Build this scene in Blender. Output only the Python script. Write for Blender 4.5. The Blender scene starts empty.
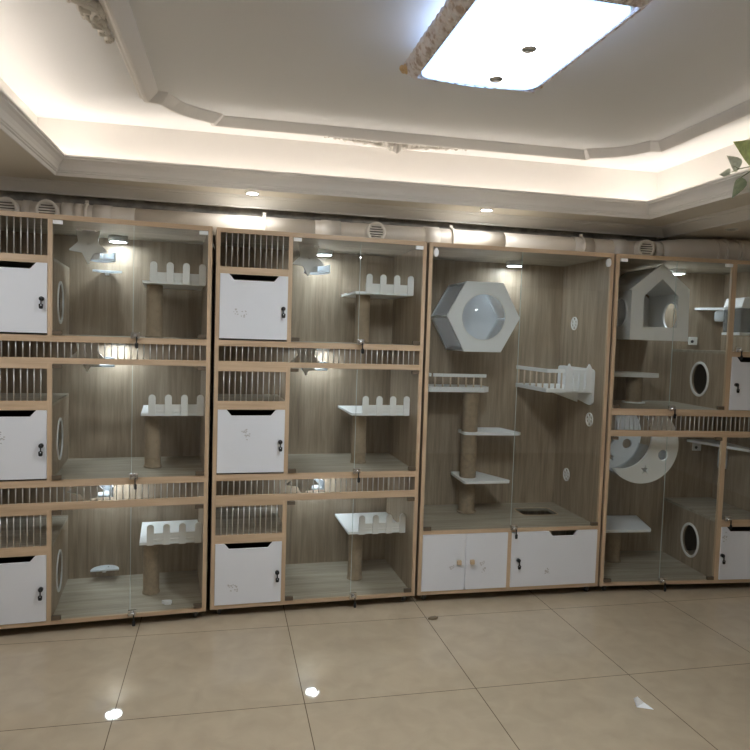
import bpy, bmesh, math, random
from mathutils import Vector, Matrix
from mathutils.geometry import tessellate_polygon
S = bpy.context.scene
COL = S.collection
PI = math.pi
rnd = random.Random(7)

# ------------------------------------------------------------------ materials
def mat(name):
    m = bpy.data.materials.new(name); m.use_nodes = True
    nt = m.node_tree; nt.nodes.clear()
    out = nt.nodes.new('ShaderNodeOutputMaterial')
    return m, nt, out
def N(nt, t, **kw):
    n = nt.nodes.new(t)
    for k, v in kw.items():
        if k.startswith('i_'):
            n.inputs[k[2:].replace('_', ' ')].default_value = v
        else: setattr(n, k, v)
    return n
def rgba(c): return (c[0], c[1], c[2], 1)
def pbr(name, col, rough=.5, metal=0, spec=.5, bump=0, bscale=200, var=0, vscale=6, coat=0):
    m, nt, out = mat(name)
    b = N(nt, 'ShaderNodeBsdfPrincipled')
    b.inputs['Base Color'].default_value = rgba(col); b.inputs['Roughness'].default_value = rough
    b.inputs['Metallic'].default_value = metal; b.inputs['Specular IOR Level'].default_value = spec
    if coat: b.inputs['Coat Weight'].default_value = coat
    tc = N(nt, 'ShaderNodeTexCoord')
    if var:
        no = N(nt, 'ShaderNodeTexNoise'); no.inputs['Scale'].default_value = vscale; no.inputs['Detail'].default_value = 5
        nt.links.new(tc.outputs['Object'], no.inputs['Vector'])
        r = N(nt, 'ShaderNodeValToRGB')
        r.color_ramp.elements[0].position = .3; r.color_ramp.elements[1].position = .7
        r.color_ramp.elements[0].color = rgba([c * (1 - var) for c in col]); r.color_ramp.elements[1].color = rgba([min(1, c * (1 + var)) for c in col])
        nt.links.new(no.outputs['Fac'], r.inputs['Fac']); nt.links.new(r.outputs['Color'], b.inputs['Base Color'])
    if bump:
        no = N(nt, 'ShaderNodeTexNoise'); no.inputs['Scale'].default_value = bscale
        nt.links.new(tc.outputs['Object'], no.inputs['Vector'])
        bp = N(nt, 'ShaderNodeBump'); bp.inputs['Strength'].default_value = bump; bp.inputs['Distance'].default_value = .002
        nt.links.new(no.outputs['Fac'], bp.inputs['Height']); nt.links.new(bp.outputs['Normal'], b.inputs['Normal'])
    nt.links.new(b.outputs[0], out.inputs[0])
    return m
def wood(name, dark, light, axis='z', rough=.45, scale=1.0):
    m, nt, out = mat(name)
    b = N(nt, 'ShaderNodeBsdfPrincipled'); b.inputs['Roughness'].default_value = rough
    tc = N(nt, 'ShaderNodeTexCoord'); mp = N(nt, 'ShaderNodeMapping')
    s = [14, 14, 14]; s['xyz'.index(axis)] = .9
    mp.inputs['Scale'].default_value = [q * scale for q in s]
    nt.links.new(tc.outputs['Object'], mp.inputs['Vector'])
    n1 = N(nt, 'ShaderNodeTexNoise'); n1.inputs['Scale'].default_value = 1.6; n1.inputs['Detail'].default_value = 6; n1.inputs['Distortion'].default_value = .9
    n2 = N(nt, 'ShaderNodeTexNoise'); n2.inputs['Scale'].default_value = 7; n2.inputs['Detail'].default_value = 4
    nt.links.new(mp.outputs[0], n1.inputs['Vector']); nt.links.new(mp.outputs[0], n2.inputs['Vector'])
    mx = N(nt, 'ShaderNodeMath', operation='MULTIPLY_ADD'); mx.inputs[1].default_value = .35
    nt.links.new(n2.outputs['Fac'], mx.inputs[0])
    sc = N(nt, 'ShaderNodeMath', operation='MULTIPLY'); sc.inputs[1].default_value = .65
    nt.links.new(n1.outputs['Fac'], sc.inputs[0]); nt.links.new(sc.outputs[0], mx.inputs[2])
    r = N(nt, 'ShaderNodeValToRGB'); e = r.color_ramp.elements
    e[0].position = .33; e[0].color = rgba(dark); e[1].position = .66; e[1].color = rgba(light)
    nt.links.new(mx.outputs[0], r.inputs['Fac']); nt.links.new(r.outputs['Color'], b.inputs['Base Color'])
    bp = N(nt, 'ShaderNodeBump'); bp.inputs['Strength'].default_value = .12; bp.inputs['Distance'].default_value = .001
    nt.links.new(mx.outputs[0], bp.inputs['Height']); nt.links.new(bp.outputs['Normal'], b.inputs['Normal'])
    nt.links.new(b.outputs[0], out.inputs[0])
    return m
def glassy(name, tint, ior=1.45, gloss=1.0, rough=0.0, haze=0.0):
    m, nt, out = mat(name)
    t = N(nt, 'ShaderNodeBsdfTransparent'); t.inputs[0].default_value = rgba(tint)
    g = N(nt, 'ShaderNodeBsdfAnisotropic'); g.inputs['Roughness'].default_value = rough; g.inputs[0].default_value = rgba((gloss,) * 3)
    f = N(nt, 'ShaderNodeFresnel')
    ge = N(nt, 'ShaderNodeNewGeometry'); mi = N(nt, 'ShaderNodeMath', operation='MULTIPLY_ADD')   # both faces of a pane reflect alike
    mi.inputs[1].default_value = 1 / ior - ior; mi.inputs[2].default_value = ior
    nt.links.new(ge.outputs['Backfacing'], mi.inputs[0]); nt.links.new(mi.outputs[0], f.inputs['IOR'])
    x = N(nt, 'ShaderNodeMixShader')
    base = t.outputs[0]
    if haze:
        d = N(nt, 'ShaderNodeBsdfDiffuse'); d.inputs[0].default_value = (.8, .85, .88, 1)
        h = N(nt, 'ShaderNodeMixShader'); h.inputs[0].default_value = haze
        nt.links.new(t.outputs[0], h.inputs[1]); nt.links.new(d.outputs[0], h.inputs[2]); base = h.outputs[0]
    nt.links.new(f.outputs[0], x.inputs[0]); nt.links.new(base, x.inputs[1]); nt.links.new(g.outputs[0], x.inputs[2])
    nt.links.new(x.outputs[0], out.inputs[0])
    return m
def emis(name, col, s):
    m, nt, out = mat(name)
    e = N(nt, 'ShaderNodeEmission'); e.inputs[0].default_value = rgba(col); e.inputs[1].default_value = s
    nt.links.new(e.outputs[0], out.inputs[0])
    return m
M = {}
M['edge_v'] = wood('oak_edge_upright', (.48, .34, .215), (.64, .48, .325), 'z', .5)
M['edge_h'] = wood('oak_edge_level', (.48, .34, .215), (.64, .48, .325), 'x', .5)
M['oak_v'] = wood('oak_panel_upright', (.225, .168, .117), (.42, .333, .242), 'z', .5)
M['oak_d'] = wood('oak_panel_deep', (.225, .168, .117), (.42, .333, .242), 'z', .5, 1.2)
M['oak_f'] = wood('oak_floorboard', (.25, .215, .16), (.44, .39, .31), 'x', .45)
M['white'] = pbr('white_laminate', (.76, .78, .82), .35, var=.02, vscale=3)
M['shelf'] = pbr('white_board', (.87, .88, .89), .4)
M['grey_white'] = pbr('matt_white_board', (.84, .83, .81), .5)
M['sisal'] = pbr('sisal', (.33, .25, .17), .9, bump=.8, bscale=120, var=.15, vscale=40)
M['pvc'] = pbr('cream_pvc', (.74, .66, .56), .38, var=.03)
M['pvc2'] = pbr('cream_pvc_fitting', (.78, .71, .62), .38)
M['glass'] = glassy('door_glass', (.965, .978, .972))
M['edge_glass'] = pbr('glass_edge', (.50, .58, .55), .3)
M['acrylic'] = glassy('clear_acrylic', (.90, .91, .93), 1.5, haze=.14)
M['smoke'] = glassy('smoky_acrylic', (.55, .58, .62), 1.5, haze=.12)
M['chrome'] = pbr('chrome', (.75, .75, .76), .18, 1)
M['metal_rod'] = pbr('satin_rod', (.62, .62, .60), .35, .6)
M['black'] = pbr('black_metal', (.02, .02, .022), .35, .2)
M['darkbrown'] = pbr('dark_hinge', (.12, .09, .06), .5)
M['dark'] = pbr('painted_box_shade', (.03, .026, .022), .8)  # near-black colour that paints shade inside the nest boxes
M['plaster'] = pbr('cream_plaster', (.85, .825, .79), .75)
M['ceil'] = pbr('ceiling_paint', (.86, .865, .865), .85)
M['soffit'] = pbr('soffit_paint', (.78, .73, .645), .85)
M['relief'] = pbr('plaster_relief', (.80, .77, .72), .7)
M['paper'] = pbr('dark_wallpaper', (.42, .39, .34), .7, var=.35, vscale=14)
M['wall'] = pbr('warm_wall_paint', (.74, .69, .62), .85)
M['grey_mark'] = pbr('sticker_residue', (.52, .51, .51), .7)
M['wood_knob'] = pbr('pale_wood_knob', (.55, .42, .28), .5)
M['bar_wood'] = pbr('pale_dowel', (.62, .50, .38), .6)
M['rubber'] = pbr('grey_rubber', (.06, .06, .06), .5)
M['leaf'] = pbr('leaf_green', (.34, .42, .15), .45, var=.3, vscale=30)
M['leaf_d'] = pbr('leaf_dark', (.20, .24, .14), .45, var=.3, vscale=30)
M['leaf_g'] = pbr('leaf_greyish', (.42, .46, .36), .45, var=.3, vscale=30)
M['scrap'] = pbr('white_paper', (.85, .85, .86), .8)
M['debris'] = pbr('brown_debris', (.16, .12, .07), .7)
M['gold'] = pbr('gold_metal', (.72, .52, .30), .35, .8)
M['led'] = emis('cool_led', (.80, .92, 1.0), 48)
M['led_dim'] = emis('cool_led_dim', (.80, .92, 1.0), 13)
M['cove'] = emis('warm_led_strip', (1.0, .92, .85), 5.6)
M['side_glow'] = emis('lamp_side_glow', (.50, .66, 1.0), 5.5)
M['down'] = emis('downlight_glow', (.92, .96, 1.0), 150)
def translucent():
    m, nt, out = mat('frosted_white')
    d = N(nt, 'ShaderNodeBsdfDiffuse'); d.inputs[0].default_value = (.82, .84, .86, 1)
    t = N(nt, 'ShaderNodeBsdfTranslucent'); t.inputs[0].default_value = (.85, .89, .93, 1)
    x = N(nt, 'ShaderNodeMixShader'); x.inputs[0].default_value = .5
    nt.links.new(d.outputs[0], x.inputs[1]); nt.links.new(t.outputs[0], x.inputs[2]); nt.links.new(x.outputs[0], out.inputs[0])
    return m
M['frost'] = translucent()
def crystal():
    m, nt, out = mat('crystal_fringe')
    b = N(nt, 'ShaderNodeBsdfPrincipled'); b.inputs['Roughness'].default_value = .3
    tc = N(nt, 'ShaderNodeTexCoord'); v = N(nt, 'ShaderNodeTexVoronoi'); v.inputs['Scale'].default_value = 75
    nt.links.new(tc.outputs['Object'], v.inputs['Vector'])
    n = N(nt, 'ShaderNodeTexNoise'); n.inputs['Scale'].default_value = 28; n.inputs['Detail'].default_value = 4
    nt.links.new(tc.outputs['Object'], n.inputs['Vector'])
    r = N(nt, 'ShaderNodeValToRGB'); e = r.color_ramp.elements
    e[0].position = .38; e[0].color = (.62, .50, .44, 1); e[1].position = .60; e[1].color = (.95, .91, .91, 1)
    k = e.new(.48); k.color = (.90, .83, .81, 1)
    nt.links.new(n.outputs['Fac'], r.inputs['Fac']); nt.links.new(r.outputs['Color'], b.inputs['Base Color'])
    bp = N(nt, 'ShaderNodeBump'); bp.inputs['Strength'].default_value = .9; bp.inputs['Distance'].default_value = .01
    nt.links.new(v.outputs['Distance'], bp.inputs['Height']); nt.links.new(bp.outputs['Normal'], b.inputs['Normal'])
    nt.links.new(b.outputs[0], out.inputs[0]); return m
M['crystal'] = crystal()
def lamp_panel():
    m, nt, out = mat('lamp_panel')
    tc = N(nt, 'ShaderNodeTexCoord')
    sx = N(nt, 'ShaderNodeSeparateXYZ'); nt.links.new(tc.outputs['Object'], sx.inputs[0])
    q = []
    for ax, half in (('X', .242), ('Y', .362)):
        ab = N(nt, 'ShaderNodeMath', operation='ABSOLUTE'); nt.links.new(sx.outputs[ax], ab.inputs[0])
        sb = N(nt, 'ShaderNodeMath', operation='SUBTRACT'); sb.inputs[0].default_value = half; nt.links.new(ab.outputs[0], sb.inputs[1]); q.append(sb)
    mn = N(nt, 'ShaderNodeMath', operation='SMOOTH_MIN'); mn.inputs[2].default_value = .05
    nt.links.new(q[0].outputs[0], mn.inputs[0]); nt.links.new(q[1].outputs[0], mn.inputs[1])
    dv = N(nt, 'ShaderNodeMath', operation='MULTIPLY'); dv.inputs[1].default_value = 7
    nt.links.new(mn.outputs[0], dv.inputs[0])
    r = N(nt, 'ShaderNodeValToRGB'); e = r.color_ramp.elements   # the panel is dimmer and bluer towards its rim
    e[0].position = 0; e[0].color = (.016, .027, .045, 1); e[1].position = .85; e[1].color = (.90, .96, 1, 1)
    e.new(.30).color = (.028, .038, .052, 1)
    nt.links.new(dv.outputs[0], r.inputs['Fac'])
    em = N(nt, 'ShaderNodeEmission'); em.inputs[1].default_value = LAMP
    nt.links.new(r.outputs[0], em.inputs[0]); nt.links.new(em.outputs[0], out.inputs[0]); return m
LAMP = 30.0
M['lamp'] = lamp_panel()
def tiles():
    m, nt, out = mat('beige_polished_tiles')
    b = N(nt, 'ShaderNodeBsdfPrincipled'); b.inputs['Roughness'].default_value = .035; b.inputs['Specular IOR Level'].default_value = .55
    tc = N(nt, 'ShaderNodeTexCoord'); mp = N(nt, 'ShaderNodeMapping')
    mp.inputs['Location'].default_value = (.421 + 8, -3.655 + 8, 0)
    nt.links.new(tc.outputs['Object'], mp.inputs['Vector'])
    br = N(nt, 'ShaderNodeTexBrick'); br.offset = 0; br.squash = 1
    br.inputs['Scale'].default_value = 1; br.inputs['Brick Width'].default_value = .8; br.inputs['Row Height'].default_value = .8
    br.inputs['Mortar Size'].default_value = .0022; br.inputs['Mortar Smooth'].default_value = .2
    br.inputs['Color1'].default_value = (.47, .385, .28, 1); br.inputs['Color2'].default_value = (.45, .37, .27, 1)
    br.inputs['Mortar'].default_value = (.14, .105, .07, 1)
    nt.links.new(mp.outputs[0], br.inputs['Vector'])
    n = N(nt, 'ShaderNodeTexNoise'); n.inputs['Scale'].default_value = 9; n.inputs['Detail'].default_value = 8; n.inputs['Distortion'].default_value = .6
    nt.links.new(tc.outputs['Object'], n.inputs['Vector'])
    r = N(nt, 'ShaderNodeValToRGB'); e = r.color_ramp.elements
    e[0].position = .3; e[0].color = (.92, .92, .92, 1); e[1].position = .7; e[1].color = (1.05, 1.05, 1.04, 1)
    nt.links.new(n.outputs['Fac'], r.inputs['Fac'])
    x = N(nt, 'ShaderNodeMix', data_type='RGBA', blend_type='MULTIPLY'); x.inputs['Factor'].default_value = 1
    nt.links.new(br.outputs['Color'], x.inputs['A']); nt.links.new(r.outputs['Color'], x.inputs['B'])
    nt.links.new(x.outputs['Result'], b.inputs['Base Color'])
    n2 = N(nt, 'ShaderNodeTexNoise'); n2.inputs['Scale'].default_value = 2.2; n2.inputs['Detail'].default_value = 2
    nt.links.new(tc.outputs['Object'], n2.inputs['Vector'])
    bp = N(nt, 'ShaderNodeBump'); bp.inputs['Strength'].default_value = .04; bp.inputs['Distance'].default_value = .01
    nt.links.new(n2.outputs['Fac'], bp.inputs['Height']); nt.links.new(bp.outputs['Normal'], b.inputs['Normal'])
    nt.links.new(b.outputs[0], out.inputs[0]); return m
M['tiles'] = tiles()

# ------------------------------------------------------------------ mesh builder
class MB:
    def __init__(s): s.v = []; s.f = []; s.sm = []
    def add(s, vs, fs, smooth=False):
        o = len(s.v); s.v += [tuple(p) for p in vs]; s.f += [[i + o for i in f] for f in fs]; s.sm += [smooth] * len(fs)
        return s
    def box(s, x0, x1, y0, y1, z0, z1):
        v = [(x, y, z) for x in (x0, x1) for y in (y0, y1) for z in (z0, z1)]
        return s.add(v, [(0, 1, 3, 2), (4, 6, 7, 5), (0, 4, 5, 1), (2, 3, 7, 6), (0, 2, 6, 4), (1, 5, 7, 3)])
    def tube(s, pts, r, n=12, cap=True, smooth=True):
        pts = [Vector(p) for p in pts]; rs = r if isinstance(r, (list, tuple)) else [r] * len(pts)
        vs = []; prev = None
        for i, p in enumerate(pts):
            t = (pts[min(i + 1, len(pts) - 1)] - pts[max(i - 1, 0)]).normalized()
            if prev is None:
                a = Vector((0, 0, 1)) if abs(t.z) < .9 else Vector((1, 0, 0))
                u = t.cross(a).normalized()
            else: u = (prev - t * prev.dot(t)).normalized()
            prev = u; w = t.cross(u)
            for k in range(n):
                an = 2 * PI * k / n; vs.append(p + (u * math.cos(an) + w * math.sin(an)) * rs[i])
        fs = [[i * n + k, i * n + (k + 1) % n, (i + 1) * n + (k + 1) % n, (i + 1) * n + k] for i in range(len(pts) - 1) for k in range(n)]
        s.add(vs, fs, smooth)
        if cap:
            m = (len(pts) - 1) * n
            s.add(vs[:n], [list(range(n))[::-1]]); s.add(vs[m:], [list(range(n))])
        return s
    def lathe(s, prof, fn, n=24, smooth=True):
        # prof: (radius, height) ; fn maps (a, b, c) with c the axis
        vs = []
        for r, h in prof:
            for k in range(n):
                an = 2 * PI * k / n; vs.append(fn(r * math.cos(an), r * math.sin(an), h))
        fs = [[i * n + k, i * n + (k + 1) % n, (i + 1) * n + (k + 1) % n, (i + 1) * n + k] for i in range(len(prof) - 1) for k in range(n)]
        return s.add(vs, fs, smooth)
    def plate(s, loops, c0, c1, fn):
        flat = [p for l in loops for p in l]
        tris = tessellate_polygon([[Vector((p[0], p[1], 0)) for p in l] for l in loops])
        n = len(flat)
        vs = [fn(p[0], p[1], c0) for p in flat] + [fn(p[0], p[1], c1) for p in flat]
        fs = [list(t) for t in tris] + [[i + n for i in t][::-1] for t in tris]
        o = 0
        for l in loops:
            m = len(l)
            for i in range(m):
                a, b = o + i, o + (i + 1) % m
                fs.append([a, b, b + n, a + n])
            o += m
        return s.add(vs, fs)
    def ball(s, c, r, n=8, sc=(1, 1, 1)):
        vs = []; 
        for i in range(n + 1):
            th = PI * i / n
            for k in range(n * 2):
                ph = PI * k / n
                vs.append((c[0] + r * sc[0] * math.sin(th) * math.cos(ph), c[1] + r * sc[1] * math.sin(th) * math.sin(ph), c[2] + r * sc[2] * math.cos(th)))
        w = n * 2
        return s.add(vs, [[i * w + k, i * w + (k + 1) % w, (i + 1) * w + (k + 1) % w, (i + 1) * w + k] for i in range(n) for k in range(w)], True)
    def mesh(s, name, m, off=(0, 0, 0), bevel=0):
        me = bpy.data.meshes.new(name)
        me.from_pydata([(p[0] - off[0], p[1] - off[1], p[2] - off[2]) for p in s.v], [], s.f)
        me.polygons.foreach_set('use_smooth', s.sm)
        bm = bmesh.new(); bm.from_mesh(me)
        bmesh.ops.remove_doubles(bm, verts=bm.verts, dist=1e-5)
        bmesh.ops.recalc_face_normals(bm, faces=bm.faces)
        if bevel:
            ed = [e for e in bm.edges if len(e.link_faces) == 2 and e.calc_face_angle(0) > .6]
            bmesh.ops.bevel(bm, geom=ed, offset=bevel, segments=2, affect='EDGES', profile=.5, clamp_overlap=True)
        bm.to_mesh(me); bm.free()
        me.materials.append(M[m] if isinstance(m, str) else m)
        return me
def link(name, me, parent=None):
    o = bpy.data.objects.new(name, me); COL.objects.link(o)
    if parent: o.parent = parent
    return o
def tag(o, label, cat, group=None):
    o['label'] = label; o['category'] = cat
    if group: o['group'] = group
    return o
def structure(name, mb, m, bevel=0):
    o = link(name, mb.mesh(name, m, bevel=bevel)); o['kind'] = 'structure'; return o
# mapping helpers in a cabinet's own frame: x along the front, y into depth, z up
def XZ(a, b, c): return (a, c, b)      # plate facing the room
def XY(a, b, c): return (a, b, c)      # level plate
def YZ(a, b, c): return (c, a, b)      # plate facing sideways
def at(fn, a0, b0, c0): return lambda a, b, c: fn(a + a0, b + b0, c + c0)
def circ(cx, cy, rx, ry=None, n=32, a0=0, a1=2 * PI):
    ry = ry or rx
    full = abs(a1 - a0 - 2 * PI) < 1e-6
    return [(cx + rx * math.cos(a0 + (a1 - a0) * k / (n if full else n - 1)), cy + ry * math.sin(a0 + (a1 - a0) * k / (n if full else n - 1))) for k in range(n)]
def star(cx, cy, R, r, rot, rnd_n=0):
    p = []
    for k in range(10):
        q = R if k % 2 == 0 else r
        a = rot + PI * k / 5; p.append((cx + q * math.cos(a), cy + q * math.sin(a)))
    return p
def soften(p, f=.22, n=5):
    # round every corner of a closed polygon
    o = []; m = len(p)
    for i in range(m):
        a, b, c = Vector(p[i - 1]), Vector(p[i]), Vector(p[(i + 1) % m])
        s, e = b + (a - b) * f, b + (c - b) * f
        for k in range(n + 1):
            t = k / n; o.append(tuple(s * (1 - t) ** 2 + b * 2 * t * (1 - t) + e * t * t))
    return o

# ------------------------------------------------------------------ the cabinets' places (origin = front corner on the floor)
CAB = [(-1.28, 3.713, .0765), (-.046, 3.821, .0307), (1.186, 3.858, -.0115), (2.419, 3.844, -.080)]
W, D, H = 1.216, .64, 2.195
def place(i, base):
    x, y, a = CAB[i]; c, s = math.cos(a), math.sin(a)
    return (x + c * base[0] - s * base[1], y + s * base[0] + c * base[1], base[2])
def thing(name, i, base, label, cat, group=None):
    o = bpy.data.objects.new(name, None); COL.objects.link(o)
    o.empty_display_size = .05
    o.location = place(i, base); o.rotation_euler = (0, 0, CAB[i][2])
    tag(o, label, cat, group); o['_b'] = list(base)
    return o
def part(name, mb, m, parent, bevel=0, root=None):
    r = root or parent
    while r.parent: r = r.parent
    return link(name, mb.mesh(name, m, tuple(r['_b']) if '_b' in r else (0, 0, 0), bevel), parent)
def copy_tree(o, parent=None):
    c = o.copy(); COL.objects.link(c)
    if parent: c.parent = parent
    for ch in [q for q in o.children]: copy_tree(ch, c)
    return c
def rebase(o, i, base, label):
    o.location = place(i, base); o.rotation_euler = (0, 0, CAB[i][2]); o['label'] = label; return o

# ------------------------------------------------------------------ pieces of a cabinet
def bars(x0, x1, z0, z1, pitch=.0325, r=.0032, y=.012):
    mb = MB(); n = int(round((x1 - x0) / pitch)); p = (x1 - x0) / n
    for k in range(1, n): mb.tube([(x0 + p * k, y, z0), (x0 + p * k, y, z1)], r, 6)
    return mb
def lock(parent, x, z, y, m='chrome', r=.012, key=True):
    mb = MB().lathe([(0, .02), (r * .8, .02), (r, .017), (r, 0), (0, 0)], lambda a, b, c: (x + a, y - c, z + b), 16)
    l = part('lock', mb, m, parent); l['label'] = 'chrome lock barrel' if m == 'chrome' else 'black lock barrel'
    if key:
        k = MB().plate([soften([(x - .009, z - .052), (x + .009, z - .052), (x + .011, z - .026), (x - .011, z - .026)], .3), circ(x, z - .033, .003, n=8)], y - .027, y - .024, XZ)
        k.box(x - .003, x + .003, y - .026, y - .02, z - .028, z + .004)
        kk = part('key', k, 'black', l); kk['label'] = 'dark key hanging in the lock'
    return l
def glass_lock(parent, x, z, y):
    mb = MB().box(x - .022, x + .022, y - .016, y, z - .002, z + .03)
    mb.lathe([(0, .018), (.009, .018), (.011, .014), (.011, 0)], lambda a, b, c: (x + a, y - .016 - c, z + .012 + b), 14)
    l = part('lock', mb, 'chrome', parent, .002); l['label'] = 'chrome clamp lock on the glass edge'
    k = MB().plate([soften([(x + .001, z - .052), (x + .017, z - .052), (x + .018, z - .022), (x, z - .022)], .3)], y - .033, y - .030, XZ)
    k.box(x + .005, x + .011, y - .034, y - .028, z - .024, z + .01)
    part('key', k, 'black', l)
def glass_pair(cab, x0, x1, z0, z1, xs, y=-.004, round_hinge=False, lowdark=True, lock_x=None):
    for n, (a, b, hx) in enumerate(((x0, xs - .0015, x0), (xs + .0015, x1, x1))):
        g = part('glass_door', MB().box(a, b, y, y + .005, z0 + .002, z1 - .002), 'glass', cab)
        g['label'] = 'clear frameless glass door'
        for zz, up in ((z1, True), (z0, False)):
            s = 1 if n == 0 else -1
            if round_hinge and up:
                h = MB().plate([circ(hx + s * .017, zz - .035, .014, .026, 20)], y - .008, y + .012, XZ)
                part('hinge', h, 'shelf', g)['label'] = 'white oval glass hinge'
            else:
                h = MB().box(min(hx + s * .002, hx + s * .048), max(hx + s * .002, hx + s * .048), y - .006, y + .011, *((zz - .024, zz - .004) if up else (zz + .004, zz + .026)))
                wh = up and z1 > 2.1
                hh = part('hinge', h, 'shelf' if wh else 'darkbrown', g, .001); hh['label'] = 'white glass hinge' if wh else 'brown glass hinge'
        if n == 0:
            ed = part('polished_edge', MB().box(b + .0002, b + .0022, y, y + .005, z0 + .003, z1 - .003), 'edge_glass', g); ed['label'] = 'pale green polished glass edge'
            glass_lock(g, (lock_x or xs + .012) , z0 - .004, y)
def door(cab, x0, x1, z0, z1, c0=None, c1=None, lockx=None, lockz=None, marks=(), seed=0):
    if c0 is None: lp = [(x0, z0), (x1, z0), (x1, z1), (x0, z1)]
    else: lp = [(x0, z0), (x1, z0), (x1, z1), (c1, z1), (c1 - .028, z1 - .033), (c0 + .028, z1 - .033), (c0, z1), (x0, z1)]
    d = part('door', MB().plate([lp], -.006, .010, XZ), 'white', cab, .0012); d['label'] = 'white laminate door'
    if lockx is not None: lock(d, lockx, lockz, -.006, 'black')
    if marks:
        r = random.Random(seed); mb = MB()
        for (mx, mz) in marks:
            for k in range(7):
                a, b = mx + r.uniform(-.014, .014), mz + r.uniform(-.02, .02); t = r.uniform(0, PI)
                q = [(a + .008 * r.uniform(.3, 1) * math.cos(t + an), b + .006 * r.uniform(.3, 1) * math.sin(t + an)) for an in (0, 1.3, 2.6, 4.0, 5.2)]
                mb.plate([q], -.0067, -.0055, XZ)
        part('sticker_residue', mb, 'grey_mark', d)['label'] = 'grey specks left by a peeled sticker'
    return d
def casters(cab):
    for x in (.055, W - .055):
        for y in (.055, D - .06):
            mb = MB().lathe([(0, -.011), (.020, -.011), (.023, -.007), (.023, .007), (.020, .011), (0, .011)], lambda a, b, c: (x + c, y + a, .023 + b), 16)
            c = part('caster', mb, 'rubber', cab); c['label'] = 'small dark swivel wheel'
            f = MB().box(x - .018, x + .018, y - .016, y + .016, .044, .0505).box(x - .017, x - .013, y - .01, y + .01, .02, .045).box(x + .013, x + .017, y - .01, y + .01, .02, .045)
            part('bracket', f, 'chrome', c)
def carcass(cab, floors=(), tops=()):
    for x0 in (0, W - .022):
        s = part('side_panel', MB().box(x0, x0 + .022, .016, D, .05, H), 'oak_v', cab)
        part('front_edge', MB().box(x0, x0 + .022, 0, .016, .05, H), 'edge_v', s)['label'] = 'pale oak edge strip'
    t = part('top_panel', MB().box(.022, W - .022, .016, D, H - .025, H), 'oak_f', cab)
    part('front_edge', MB().box(.022, W - .022, 0, .016, H - .025, H), 'edge_h', t)
    b = part('bottom_panel', MB().box(.022, W - .022, .016, D, .05, .072), 'oak_f', cab)
    part('front_edge', MB().box(.022, W - .022, 0, .016, .05, .072), 'edge_h', b)
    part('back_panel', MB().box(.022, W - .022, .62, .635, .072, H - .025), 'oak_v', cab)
    for z in floors: part('floor_board', MB().box(.022, W - .022, .018, .62, z - .018, z), 'oak_f', cab)
def rail(cab, x0, x1, z0, z1): return part('rail', MB().box(x0, x1, 0, .018, z0, z1), 'edge_h', cab)
def grille(cab, x0, x1, z0, z1):
    g = part('grille', bars(x0, x1, z0 - .004, z1 + .004), 'metal_rod', cab); g['label'] = 'row of thin metal bars'; return g
def ring(cx, cz, rx, rz, w, c0, c1, fn):
    return MB().plate([circ(cx, cz, rx, rz, 40), circ(cx, cz, rx - w, rz - w, 40)], c0, c1, fn)

# ---- three-tier cabinet
def tier_cabinet(i, label):
    c = thing('cat_cabinet', i, (0, 0, 0), label, 'cabinet', 'row of oak cat cabinets')
    carcass(c, (.822, 1.578)); casters(c)
    part('stile', MB().box(.398, .421, 0, .018, .072, .664), 'edge_v', c)
    part('stile', MB().box(.398, .421, 0, .018, .820, 1.432), 'edge_v', c)
    part('stile', MB().box(.398, .421, 0, .018, 1.576, H - .024), 'edge_v', c)
    for a, b in ((.664, .702), (.786, .822), (1.432, 1.462), (1.545, 1.578)): rail(c, .022, W - .022, a, b)
    for a, b in ((.427, .473), (.641, .664), (1.190, 1.238), (1.405, 1.432), (1.945, 1.985)): rail(c, .022, .398, a, b)
    for a, b in ((.473, .641), (1.238, 1.405), (1.985, 2.170)): grille(c, .022, .398, a, b)
    for a, b in ((.702, .786), (1.462, 1.545)): grille(c, .022, W - .022, a, b)
    for n, (z0, z1, zf) in enumerate(((.074, .427, .072), (.832, 1.189, .822), (1.588, 1.946, 1.578))):
        door(c, .023, .397, z0, z1, .071, .346, .373, z0 + .175,
             [((.112, z0 + .1), (.14, z0 + .093)), ((.17, z0 + .23), (.187, z0 + .205)), ((.113, z0 + .15), (.155, z0 + .14))][n], 5 + n)
        zc = zf + .178
        lp = [(.03, zf), (.62, zf), (.62, zf + .385), (.03, zf + .385)]
        bx = part('nest_box', MB().plate([lp, circ(.262, zc, .088, .105, 40)], .406, .421, YZ), 'oak_d', c); bx['label'] = 'oak inner box wall with a round way in'
        part('hole_ring', ring(.262, zc, .100, .118, .015, .420, .427, YZ), 'shelf', bx, .001)['label'] = 'white ring round the hole'
        part('box_lid', MB().box(.022, .421, .03, .62, zf + .3855, zf + .40), 'oak_f', bx)
        part('shade_lining', MB().box(.0225, .026, .03, .6195, zf, zf + .385).box(.026, .405, .6135, .6195, zf, zf + .385), 'dark', bx)['label'] = 'added dark panels standing in for shade inside the box'  # panels added so the box looks shaded through its hole
    for z0, z1 in ((.072, .664), (.822, 1.432), (1.578, H - .025)): glass_pair(c, .421, W - .022, z0, z1, .813)
    return c
c1 = tier_cabinet(0, 'leftmost three-tier oak cat cabinet, its white doors cut by the photo edge')
c2 = copy_tree(c1)
rebase(c2, 1, (0, 0, 0), 'three-tier oak cat cabinet standing between the leftmost cabinet and the hexagon-pod cabinet')

TIERS = (('top', 1.578, H - .025), ('middle', .822, 1.560), ('bottom', .072, .804))
WHO = ('leftmost cabinet', 'second cabinet from the left')
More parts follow.
